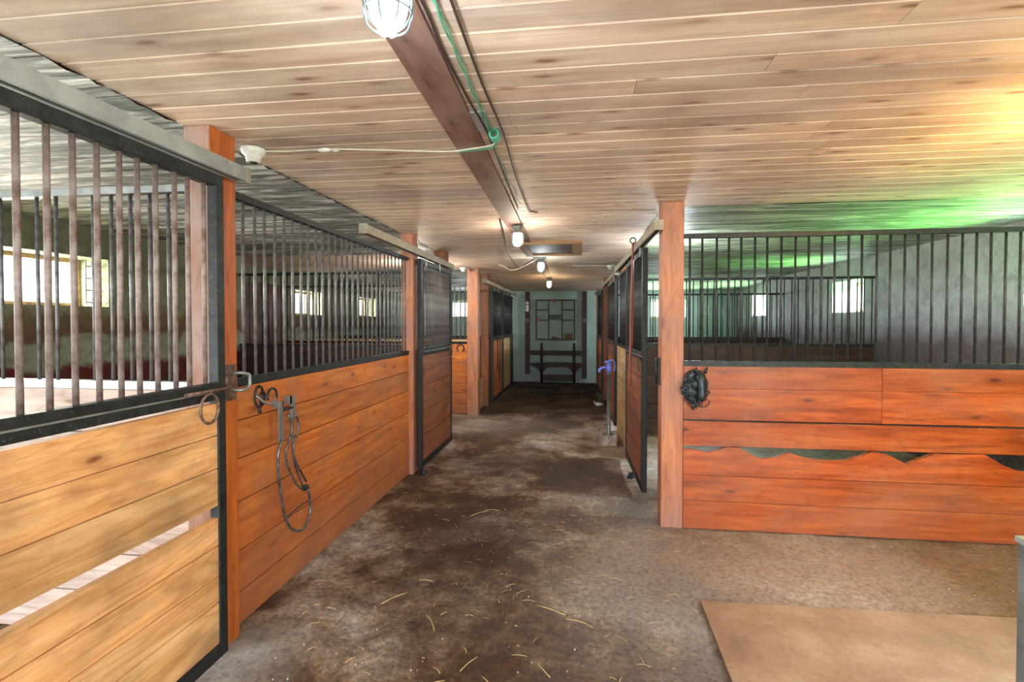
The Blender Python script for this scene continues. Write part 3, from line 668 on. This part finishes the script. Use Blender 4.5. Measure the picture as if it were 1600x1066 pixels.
# partitions
front('stall_partition', 'pale limed board partition with bars behind the near left door', 'partition', (-4.34, 2.15, 0), 0, 2.61, SE, M['limed_board'], group='partitions between stalls', railmat=M['galv'], barmat=M['bar_iron'], spacing=.1)
front('stall_partition', 'dark board partition with bars behind the near left stall', 'partition', (-4.34, 6.11, 0), 0, 2.60, SE, M['dark_board'], group='partitions between stalls', barmat=M['bar_dark'])
front('stall_partition', 'orange board partition with bars facing the left side aisle', 'partition', (-4.98, 8.11, 0), 0, 3.20, [0, .165, .34, .50, .68, .85, 1.0, 1.13], M['front_pine'], group='partitions between stalls', zb=1.13, zt=2.06, capmat=M['pale_board'])
front('stall_partition', 'dark partition between the two rear left stalls', 'partition', (-4.98, 10.18, 0), 0, 3.25, SE, M['dark_board'], group='partitions between stalls', barmat=M['bar_dark'])
front('stall_partition', 'dark board partition with bars behind the front right stall', 'partition', (.67, 7.02, 0), 0, 3.04, SE, M['dark_board'], group='partitions between stalls', barmat=M['bar_dark'], zt=2.03)
front('stall_partition', 'dark partition farther back between the right stalls', 'partition', (.60, 9.92, 0), 0, 3.11, SE, M['dark_board'], group='partitions between stalls', barmat=M['bar_dark'], zt=1.98)

def stall_door(label, loc, rotz, L, side, seams, bmat, group='sliding stall doors', barmat=None, spacing=.0775, gaps=(), z0_=.05, zm=1.15, zt=2.10, r=.009, latch=True, joints=(), latch_end='far', frame=None, first_bar=.5, hangers=True):
    """local x along the door, side=-1: aisle face toward -y"""
    t = thing('stall_door', label, 'sliding door', loc, rotz, group); fr = frame or M['black_iron']; s = .045
    for x in (0, L-s): box((x, -.022, z0_), (x+s, .022, zt)).build('stile', fr, t, bevel=.003)
    box((s, -.022, z0_), (L-s, .022, z0_+.06)).build('bottom_rail', fr, t, bevel=.003)
    box((s, -.022, zm), (L-s, .022, zm+.072)).build('middle_rail', fr, t, bevel=.003)
    mr = box((s, side*.024-.003, zm+.034), (L-s, side*.024+.003, zm+.040)); mr.build('rail_lip', M['galv'], t)
    box((s, -.022, zt-.05), (L-s, .022, zt)).build('top_rail', fr, t, bevel=.003)
    m = MB()
    for i in range(len(seams)-1):
        zb_, zt_ = seams[i], seams[i+1]; g = gaps[i] if i < len(gaps) else .003
        m.quadbox((s-.005, -.014, zb_+.0015), (L-s+.005, .014, zt_-g))
    m.build('board_panel', bmat, t)
    n = int((L-2*s)/spacing); b_ = MB(); b_.tube([(0, 0, zm+.07), (0, 0, zt-.045)], r, 8); f = None
    for i in range(n):
        if f is None: f = o = b_.build('bar', barmat or M['bar_iron'], t)
        else: o = f.copy(); col.objects.link(o); o.parent = t
        o.location = (s+(L-2*s)*(i+first_bar)/n, 0, 0); o.rotation_euler = (0, random.uniform(-.004, .004), 0)
    for x in (.15, L*.55) if hangers else ():
        hg = MB(); hg.quadbox((x-.02, side*.024-.004, zt-.06), (x+.02, side*.024+.004, zt+.02)); hg.build('hanger', M['galv'], t)
    if latch:
        lx = L-.10 if latch_end == 'far' else .10
        q = MB(); q.tube([(lx-.14, side*.034, zm+.045), (lx+.11, side*.034, zm+.045)], .008, 8); lb = q.build('latch_bolt', M['rust'], t)
        q = MB(); q.ring((lx-.02, side*.040, zm-.025), .052, .006, 'y', 24, 1, 1.15); q.build('latch_ring', M['rust'], lb)
    return t
# near left door with wide gap between boards
stall_door('large honey pine sliding door in black frame, nearest on the left', (-1.53, .60, 0), R90, 1.42, -1,
           [.11, .29, .40, .53, .70, .86, 1.0, 1.135], M['door_pine'], barmat=M['rust_iron'], gaps=(.006, .003, .003, .052, .003, .003, .0), z0_=.05, first_bar=.35, hangers=False)
stall_door('brown sliding stall door with bars, second on the left', (-1.545, 4.83, 0), R90, 1.20, -1,
           [.11, .36, .60, .85, 1.0, 1.15], M['brown_pine'], barmat=M['bar_iron'], spacing=.07)
stall_door('narrow light brown stall door hung with black straps at the rear left', (-1.545, 9.0, 0), R90, 1.12, -1,
           [.11, .36, .60, .85, 1.0, 1.15], M['front_pine'], barmat=M['bar_dark'], spacing=.07)
stall_door('pale yellow stall door last on the left', (-1.545, 10.26, 0), R90, 1.10, -1,
           [.11, .36, .60, .85, 1.0, 1.15], M['pale_board'], barmat=M['bar_dark'], spacing=.07)
stall_door('reddish sliding door standing half open, first on the right', (xr(4.37)-.035, 4.37, 0), R90+.024, 1.20, 1,
           [.11, .36, .60, .85, 1.0, 1.15], M['brown_pine'], barmat=M['bar_dark'], spacing=.07, latch_end='near')
stall_door('brown stall door with bars, second on the right', (xr(7.15)-.015, 7.15, 0), RA, 1.30, 1,
           [.11, .36, .60, .85, 1.0, 1.15], M['brown_pine'], barmat=M['bar_dark'], spacing=.07, latch_end='near')
stall_door('dark stall door farthest along on the right', (xr(10.0)-.015, 10.0, 0), RA, 1.20, 1,
           [.11, .36, .60, .85, 1.0, 1.15], M['front_pine'], barmat=M['bar_dark'], spacing=.07, latch_end='near')

def track(label, loc, rotz, L, mat, group='sliding door tracks', z=2.125, h_=.062, side=-1):
    t = thing('door_track', label, 'door track', loc, rotz, group)
    m = MB(); w_ = .028
    m.quadbox((0, -w_, z+h_-.006), (L, w_, z+h_)); m.quadbox((0, -w_, z), (L, -w_+.005, z+h_-.006)); m.quadbox((0, w_-.005, z), (L, w_, z+h_-.006))
    m.quadbox((0, -w_+.005, z), (L, -.012, z+.004)); m.quadbox((0, .012, z), (L, w_-.005, z+.004))
    m.build('rail_channel', mat, t)
    for x in (0, L):
        box((x-.012, -w_-.004, z-.004), (x+.012, w_+.004, z+h_+.004)).build('end_bracket', M['track_old'], t)
    return t
track('long pale grey door track over the near left door', (-1.545, .0, 0), R90, 2.20, M['track'])
track('weathered door track over the second left door', (-1.55, 3.55, 0), R90, 2.56, M['track_old'])
track('door track over the strap-hung rear left door', (-1.545, 8.22, 0), R90, 1.95, M['track_old'])
track('door track over the pale last left door', (-1.545, 10.22, 0), R90, 2.2, M['track_old'])
track('door track over the half open first right door', (xr(3.68)-.045, 3.68, 0), RA, 3.1, M['track_old'])
track('door track over the second right door', (xr(7.1)-.015, 7.1, 0), RA, 2.7, M['track_old'])
track('door track over the farthest right door', (xr(9.95)-.015, 9.95, 0), RA, 2.4, M['track_old'])

# dark planked outer door leaf of the side aisle
pl = MB()
for i in range(15): pl.quadbox((-4.995, 6.24+i*.118, .02), (-4.96, 6.24+(i+1)*.118-.004, 2.1))
tag(pl.build('plank_door', M['plank_dark_v']), 'dark upright plank door at the outer end of the left side aisle', 'door')

# ------------------------------------------------------------ hardware and hung things on the left front
t = thing('post_latch', 'steel latch keeper with a bent handle on the near left post', 'latch', (-1.601, 2.15, 1.20))
box((0, -.045, -.082), (.012, .05, .082)).build('plate', M['rust'], t)
m = MB(); m.tube([(.014, -.02, -.08), (.014, -.02, .08)], .010, 10); m.build('barrel', M['rust'], t)
m = MB(); m.tube(smooth_pts([(.01, .03, -.035), (.045, .045, -.038), (.06, .075, -.025), (.06, .08, 0), (.06, .075, .03), (.045, .045, .042), (.01, .03, .04)], 4), .008, 8); m.build('handle', M['galv'], t)

def yz(P, x): return [(x, a, b_) for a, b_ in P]
t = thing('saddle_rack', 'folded wire saddle rack hanging on the near left stall front', 'saddle rack', (-1.64, 2.5, .3))
T = Matrix.Translation((1.64, -2.5, -.3))
def tb(m, pts, r, k=5): m.tube([T @ p for p in smooth_pts(pts, k)], r, 8)
m = MB(); m.quadbox((.052, .03, .535), (.060, .066, .755)); m.quadbox((.002, .060, .715), (.06, .066, .755)); m.tube([(.058, .048, .56), (.068, .05, .555)], .006, 8); m.build('bracket', M['galv'], t)
m = MB(); m.quadbox((.040, .165, .64), (.048, .205, .765)); m.quadbox((.002, .165, .72), (.048, .170, .765)); m.build('bracket', M['galv'], t)
m = MB(); tb(m, yz([(2.56, 1.0), (2.68, 1.0)], -1.595), .008, 1); m.build('cross_rod', M['castblack'], t)
m = MB(); tb(m, yz([(2.553, .86), (2.515, .80), (2.505, .723), (2.522, .601), (2.556, .459), (2.577, .403), (2.618, .344), (2.688, .298), (2.762, .291), (2.821, .34), (2.830, .41), (2.803, .50)], -1.575), .0075); m.build('loop', M['wire_steel'], t)
for P, x_ in (([(2.619, .97), (2.660, .888), (2.59, .751), (2.674, .592), (2.747, .519)], -1.585), ([(2.653, .97), (2.685, .883), (2.624, .757), (2.757, .560)], -1.56), ([(2.689, .97), (2.694, .724), (2.757, .577), (2.804, .501)], -1.60)):
    m = MB(); tb(m, yz(P, x_), .006, 3); m.build('arm', M['wire_steel'], t)
m = MB(); tb(m, yz([(2.585, .414), (2.70, .43), (2.812, .43)], -1.575), .004, 3); m.build('brace', M['castblack'], t)
m = MB(); m.ball((.06, .285, .215), .03, sq=(.5, 1.1, .6)); m.build('clamp', M['castblack'], t)

t = thing('bridle_bit', 'black steel horse bit with ring cheeks hanging on the near left front', 'bit', (-1.64, 2.415, 1.09))
m = MB(); m.ring((.03, -.012, .01), .040, .006, 'x', 20, .85, 1.35); m.ring((.034, .01, 0), .028, .005, 'x', 16, .8, 1.2); m.build('cheek_ring', M['castblack'], t)
m = MB(); m.ring((.04, .085, 0), .040, .006, 'x', 20, 1.0, 1.0, -.4, PI+.4); m.build('cheek_ring', M['castblack'], t)
m = MB(); m.tube(smooth_pts([(.03, -.04, .02), (.05, 0, -.02), (.055, .05, -.035), (.045, .1, -.005)], 4), .006, 8); m.build('mouthpiece', M['galv'], t)
m = MB(); m.tube([(0.022, -.012, .06), (.04, -.012, .06)], .007, 8); m.tube([(.03, -.012, -.04), (.034, -.012, -.075)], .009, 8); m.build('shank', M['castblack'], t)

# horseshoes on the orange partition
for lab, x_, z_ in (('left horseshoe hung on the orange partition beyond the second door', -2.10, 1.06), ('right horseshoe hung on the orange partition by the freestanding post', -1.90, 1.06)):
    m = MB(); m.ring((0, 0, 0), .055, .009, 'y', 18, 1, 1.15, -1.0, PI+1.0)
    tag(m.build('horseshoe', M['castblack'], None, (x_, 8.078, z_)), lab, 'horseshoe', 'horseshoes on the partition')
# eye ring on post top
m = MB(); m.ring((0, 0, 0), .022, .005, 'x', 16); m.tube([(0, 0, .02), (-.02, 0, .05)], .005, 6)
tag(m.build('eye_ring', M['porcelain'], None, (-1.575, 4.90, 2.27)), 'small white eye ring on the second left post', 'ring')

# ------------------------------------------------------------ right side: strap, hydrant, ornament
t = thing('leather_strap', 'long red-brown leather strap hanging beside the half open right door', 'strap', (.475, 4.70, 0))
m = MB(); m.tube(smooth_pts([(0, 0, 2.19), (-.005, .0, 1.9), (-.015, .01, 1.5), (-.02, 0, 1.2), (-.02, 0, .90)], 5), .010, 6); m.tube(smooth_pts([(.005, .02, 2.19), (.005, .02, 1.7), (.0, .03, 1.25)], 4), .006, 6); m.build('strap_band', M['leather'], t)
m = MB(); m.ring((0, 0, 2.21), .025, .006, 'y', 16); m.build('eye_hook', M['castblack'], t)

t = thing('water_hydrant', 'yard hydrant with blue head on a galvanised pipe by the right stalls', 'hydrant', (.36, 6.35, 0))
m = MB(); m.lathe([(.030, 0), (.030, .02), (.024, .03), (.024, .84), (.030, .84), (.030, .87)], 16); m.build('pipe', M['galv'], t)
m = MB(); m.lathe([(.032, .86), (.036, .89), (.032, .93), (.026, .96), (.028, .99), (.012, 1.0)], 16)
m.tube(smooth_pts([(-.02, -.0, .92), (-.07, -.01, .925), (-.11, -.02, .90), (-.12, -.02, .87)], 4), .017, 10); m.build('hydrant_head', M['blue'], t)
m = MB(); m.tube(smooth_pts([(-.01, -.03, .99), (.03, -.03, 1.02), (.065, -.03, .99), (.07, -.03, .93), (.06, -.03, .88)], 4), .010, 8); m.quadbox((-.05, -.035, .985), (.01, -.02, 1.01)); m.build('lever', M['blue'], t)
m = MB(); m.quadbox((-.10, -.12, -.02), (.09, -.09, .115)); m.quadbox((-.10, .09, -.02), (.09, .12, .115)); m.quadbox((-.10, -.09, -.02), (-.075, .09, .115)); m.quadbox((.065, -.09, -.02), (.09, .09, .115)); m.build('base_box', M['stonebox'], t, bevel=.004)

t = thing('horse_head_ornament', 'black cast iron horse head with a ring, mounted on the right stall front', 'ornament', (.825, 3.764, 1.02))
m = MB(); m.ball((-.01, .0, .0), 1, sq=(.088, .016, .125), n=24); m.build('back_plate', M['castblack'], t)
m = MB()   # head: brow, long face, muzzle, cheek
prof = [((.018, -.03, .085), .034), ((.022, -.045, .055), .036), ((.024, -.056, .02), .030), ((.024, -.064, -.02), .025), ((.022, -.068, -.055), .024), ((.020, -.066, -.078), .022), ((.018, -.058, -.095), .012)]
m.tube(smooth_pts([p for p, r in prof], 3), [prof[min(len(prof)-1, i//3)][1]*(1-(i % 3)/3)+prof[min(len(prof)-1, i//3+1)][1]*((i % 3)/3) for i in range(19)], 14)
m.ball((-.012, -.036, .02), .03, sq=(1, .7, 1.4)); m.ball((.055, -.034, .03), .022, sq=(.8, .8, 1.4))
m.ball((-.002, -.062, .05), .008); m.ball((.046, -.06, .05), .008)
m.ball((.010, -.085, -.07), .007); m.ball((.030, -.085, -.07), .007); m.ball((.02, -.07, -.088), .017, sq=(1.3, .8, .5))
for sx_ in (-.008, .05):
    m.tube([(sx_, -.03, .10), (sx_*1.15, -.035, .125), (sx_*1.3+.004, -.03, .145)], [.013, .010, .002], 8)
m.build('horse_head', M['castblack'], t)
m = MB(); r = random.Random(2)
for i in range(40):
    a = r.uniform(0, 2*PI); u = r.uniform(.55, 1.0); x_ = -.012+.082*u*math.cos(a); z_ = .118*u*math.sin(a)
    if x_ > .05 and z_ > -.02: continue
    pts = [(x_+.020*math.sin(q*1.3+i)*(1-q*.1), -.018-.012*math.sin(q*.7), z_-.012*q+.01) for q in range(6)]
    m.tube(smooth_pts(pts, 2), [.0075-.0005*j for j in range(11)], 6)
m.build('mane', M['castblack'], t)
m = MB(); m.ring((.026, -.062, -.095), .044, .0045, 'y', 24, 1.1, .9, PI*.9, 2.05*PI); m.build('ring', M['castblack'], t)
m = MB(); m.ball((-.02, -.03, -.125), .02, sq=(1.2, .6, .8)); m.ball((-.035, -.03, -.14), .010); m.ball((.01, -.03, -.13), .010); m.build('leaf_boss', M['castblack'], t)
t = thing('door_keeper', 'black steel latch keeper on the aisle side of the right corner post', 'latch', (.584, 3.87, 1.12))
box((-.012, -.03, -.10), (0, .03, .10)).build('plate', M['black_iron'], t); m = MB(); m.tube([(-.018, 0, -.09), (-.018, 0, .09)], .010, 8); m.build('barrel', M['black_iron'], t)

# straps on the third left door
for dy, ln, lab in ((.35, .62, 'left black strap hanging on the rear left light brown door'), (.62, .78, 'right black strap hanging on the rear left light brown door')):
    m = MB(); m.tube(smooth_pts([(0, 0, 1.2), (.01, .01, 1.0), (.015, -.01, 1.2-ln*.6), (.01, .0, 1.2-ln)], 5), .011, 6)
    tag(m.build('hanging_strap', M['leather_k'], None, (-1.505, 9.0+dy, 0)), lab, 'strap', 'straps on the rear left door')

# ------------------------------------------------------------ end wall group
YB = 12.72
def d_px(x, y): return None
tag(box((-1.335, YB-.05, .19), (-1.215, YB+.0, 2.24)).build('wall_timber', M['tar_timber']), 'dark upright timber on the end wall at the left, with a white notice', 'timber', 'upright timbers on the end wall')
tag(box((.065, YB-.05, .10), (.185, YB+.0, 2.24)).build('wall_timber', M['tar_timber']), 'dark upright timber on the end wall at the right', 'timber', 'upright timbers on the end wall')
m = MB()
for i in range(2): m.quadbox((-1.318, YB-.056, 1.745+i*.185), (-1.245, YB-.051, 1.745+i*.185+(.165 if i == 0 else .06)))
tag(m.build('notice', M['paper']), 'white paper notice pinned to the left dark timber', 'notice')
t = thing('wall_rack', 'dark nine-cell frame rack hung on the end wall', 'rack', (-.585, YB, 1.04))
m = MB(); t_ = .014
X0, X1, Z1 = -.485, .485, 1.0; VA, VB = -.165, .165
m.quadbox((X0, -.08, 0), (X1, -.002, .035)); m.quadbox((X0, -.07, Z1-.03), (X1, -.002, Z1))
m.quadbox((X0, -.07, .035), (X0+.03, -.002, Z1-.03)); m.quadbox((X1-.03, -.07, .035), (X1, -.002, Z1-.03)); m.build('outer_frame', M['tar_timber'], t)
for x_ in (VA, VB): box((x_-.013, -.07, .035), (x_+.013, -.002, Z1-.03)).build('upright', M['tar_timber'], t)
for a, b_, z_ in ((X0+.03, VA-.013, .745), (X0+.03, VA-.013, .49), (VA+.013, VB-.013, .61), (VB+.013, X1-.03, .745), (VB+.013, X1-.03, .49)):
    box((a, -.07, z_-.013), (b_, -.002, z_+.013)).build('shelf', M['tar_timber'], t)
m = MB()
for i in range(5):
    x_ = -.12+i*.06; m.ring((x_, -.01, .555), .022, .008, 'y', 12, 1, 1.1, PI*.2, PI*1.9); m.ring((x_+.012, -.012, .515), .016, .007, 'y', 10)
m.tube([(-.14, -.01, .57), (.14, -.01, .57)], .006, 6)
o = m.build('scroll_hook_rail', M['castblack'], None, (-.585, YB, 1.04)); tag(o, 'black scrolled iron hook rail in the middle of the frame rack', 'hook rail')
for i, (x_, z_, lab) in enumerate(((-.42, .51, 'brown rosette at the left of the frame rack'), (-.02, .97, 'brown rosette at the top of the frame rack'))):
    m = MB(); m.lathe([(.004, .02), (.03, .015), (.045, 0), (.045, -.006)], 14, Matrix.Rotation(PI/2, 4, 'X'))
    tag(m.build('rosette', M['leather'], None, (-.585+x_, YB-.085, 1.04+z_)), lab, 'rosette')
m = MB(); m.quadbox((-.10, -.07, 0), (.10, 0, .11)); m.quadbox((-.105, -.075, .11), (.105, .003, .125))
tag(m.build('small_box', M['box'], None, (-.26, YB-.005, 1.078)), 'small brown box standing in the lower right cell of the frame rack', 'box')
m = MB(); m.hexa([(-.06, -.05, 0), (.12, -.05, 0), (.12, 0, 0), (-.06, 0, 0), (-.06, -.05, .05), (.10, -.05, .015), (.10, 0, .015), (-.06, 0, .05)])
tag(m.build('wedge_block', M['tar_timber'], None, (-.60, YB-.005, 1.078)), 'dark wedge lying in the lower middle cell of the frame rack', 'block')
tag(box((-1.21, YB-.04, .66), (.06, YB-.005, .78)).build('wall_board', M['tar_timber']), 'dark horizontal board across the end wall behind the wooden stand', 'board')
t = thing('headboard_stand', 'dark wooden stand with turned posts and an arched rail by the end wall', 'stand', (-.52, 12.58, 0))
for x_ in (-.395, .395):
    m = MB(); m.lathe([(.036, 0), (.036, .42), (.04, .44), (.036, .5), (.036, .8), (.03, .82), (.042, .84), (.025, .87), (.02, .90), (.034, .925), (.034, .945), (.012, .97), (.004, .98)], 14)
    m.build('turned_post', M['tar_timber'], t, (x_, 0, 0))
m = MB(); N = 24
ar = []
for i in range(N+1):
    x_ = -.70+1.4*i/N; zt_ = .47+.03*math.cos(x_*2.2); d = min(abs(abs(x_)-.395), .2)/.2; zb_ = .38-.20*(1-d)**2 if abs(x_) < .6 else .41
    ar.append((x_, zt_, zb_))
m.prism(ar, -.02, .02); m.build('arched_rail', M['tar_timber'], t)
box((-.36, -.02, .04), (.36, .02, .19)).build('bottom_rail', M['tar_timber'], t)
m = MB(); m.ring((0, -.03, .53), .035, .008, 'y', 14); tag(m.build('iron_ring', M['galv'], None, (-.47, 12.58, 0)), 'small iron ring on the arched rail of the wooden stand', 'ring')
for x_, lab in ((-1.275, 'iron tether ring on the left dark timber'), (.125, 'iron tether ring on the right dark timber')):
    m = MB(); m.ring((0, 0, 0), .03, .007, 'y', 14, 1, 1.3); tag(m.build('tether_ring', M['galv'], None, (x_, YB-.058, 1.53)), lab, 'ring')
m = MB(); m.quadbox((-1.56, YB-.03, -.01), (-1.34, YB, .06)); m.quadbox((.19, YB-.03, -.01), (.4, YB, .06))
struct(m.build('baseboard_back', M['wall_b']), 'pale footing along the end wall', 'baseboard')

# ------------------------------------------------------------ loose things on the ground
m = MB(); m.ball((0, 0, .035), .05, sq=(1.3, .8, .7)); m.ball((.05, .02, .03), .03, sq=(1.2, 1, .8)); m.tube([(-.05, -.02, .04), (-.08, -.03, .09)], .012, 6)
tag(m.build('crumpled_bag', M['white_junk'], None, (.34, 9.1, 0)), 'crumpled white scrap on the floor by the second right stall', 'scrap')
for lab, x_, y_, s_ in (('dark floor guide roller under the half open right door', .49, 4.95, 1), ('dark floor guide at the corner of the second left door', -1.50, 4.80, 1)):
    m = MB(); m.lathe([(.022, 0), (.026, .01), (.022, .045), (.012, .05)], 12); m.quadbox((-.035, -.02, 0), (.035, .02, .012))
    tag(m.build('floor_guide', M['castblack'], None, (x_, y_, 0)), lab, 'door guide', 'floor guides of the doors')
m = MB(); r = random.Random(11)
def stalk(x, y, a, L, rr=.0016):
    z = fh(x, y)+.004; c_, s_ = math.cos(a), math.sin(a); bend = r.uniform(-.12, .12)*L
    P = [(x+c_*L*(i/4-.5)-s_*bend*(1-(i/2-1)**2)*.5, y+s_*L*(i/4-.5)+c_*bend*(1-(i/2-1)**2)*.5, z+.004*math.sin(i)) for i in range(5)]
    m.tube(P, rr, 5)
for x_, y_, a, L in ((-.975, 2.60, .95, .16), (-.86, 2.80, .05, .08), (-.725, 2.42, -1.0, .14), (-.14, 2.60, -.4, .16), (-.01, 2.52, -.2, .10), (-.47, 2.15, 1.1, .12), (-.144, 2.136, -.9, .09), (-.76, 3.86, .9, .18), (-.67, 3.93, .1, .1)):
    stalk(x_, y_, a, L, .0018)
for i in range(300):
    x_ = r.uniform(-1.5, .55); y_ = 1.6+abs(r.gauss(0, 2.6)); stalk(x_, min(y_, 11), r.uniform(0, PI), r.uniform(.015, .07), r.uniform(.0008, .0015))
for i in range(40): stalk(r.uniform(.6, 3.5), r.uniform(2.9, 3.7), r.uniform(0, PI), r.uniform(.02, .06), .001)
tag(m.build('straw', M['straw']), 'loose straw stalks scattered over the dirt floor', 'straw', kind='stuff')
m = MB()
for i in range(330):
    x_ = r.uniform(-1.55, 3.4); y_ = 1.8+abs(r.gauss(0, 2.2))
    if y_ > 3.7 and x_ > .5: continue
    s_ = r.uniform(.001, .0028); z_ = fh(x_, y_)+.003; m.quadbox((x_-s_, y_-s_, z_-.003), (x_+s_, y_+s_*.7, z_+s_))
tag(m.build('crumbs', M['crumb']), 'pale crumbs and grit strewn over the floor', 'grit', kind='stuff')
m = MB()
for i in range(160):
    x_ = r.uniform(.85, 3.5); y_ = r.uniform(3.9, 6.8); stalk(x_, y_, r.uniform(0, PI), r.uniform(.05, .15), .0016)
tag(m.build('bedding_straw', M['straw']), 'straw bedding inside the front right stall', 'straw', kind='stuff')
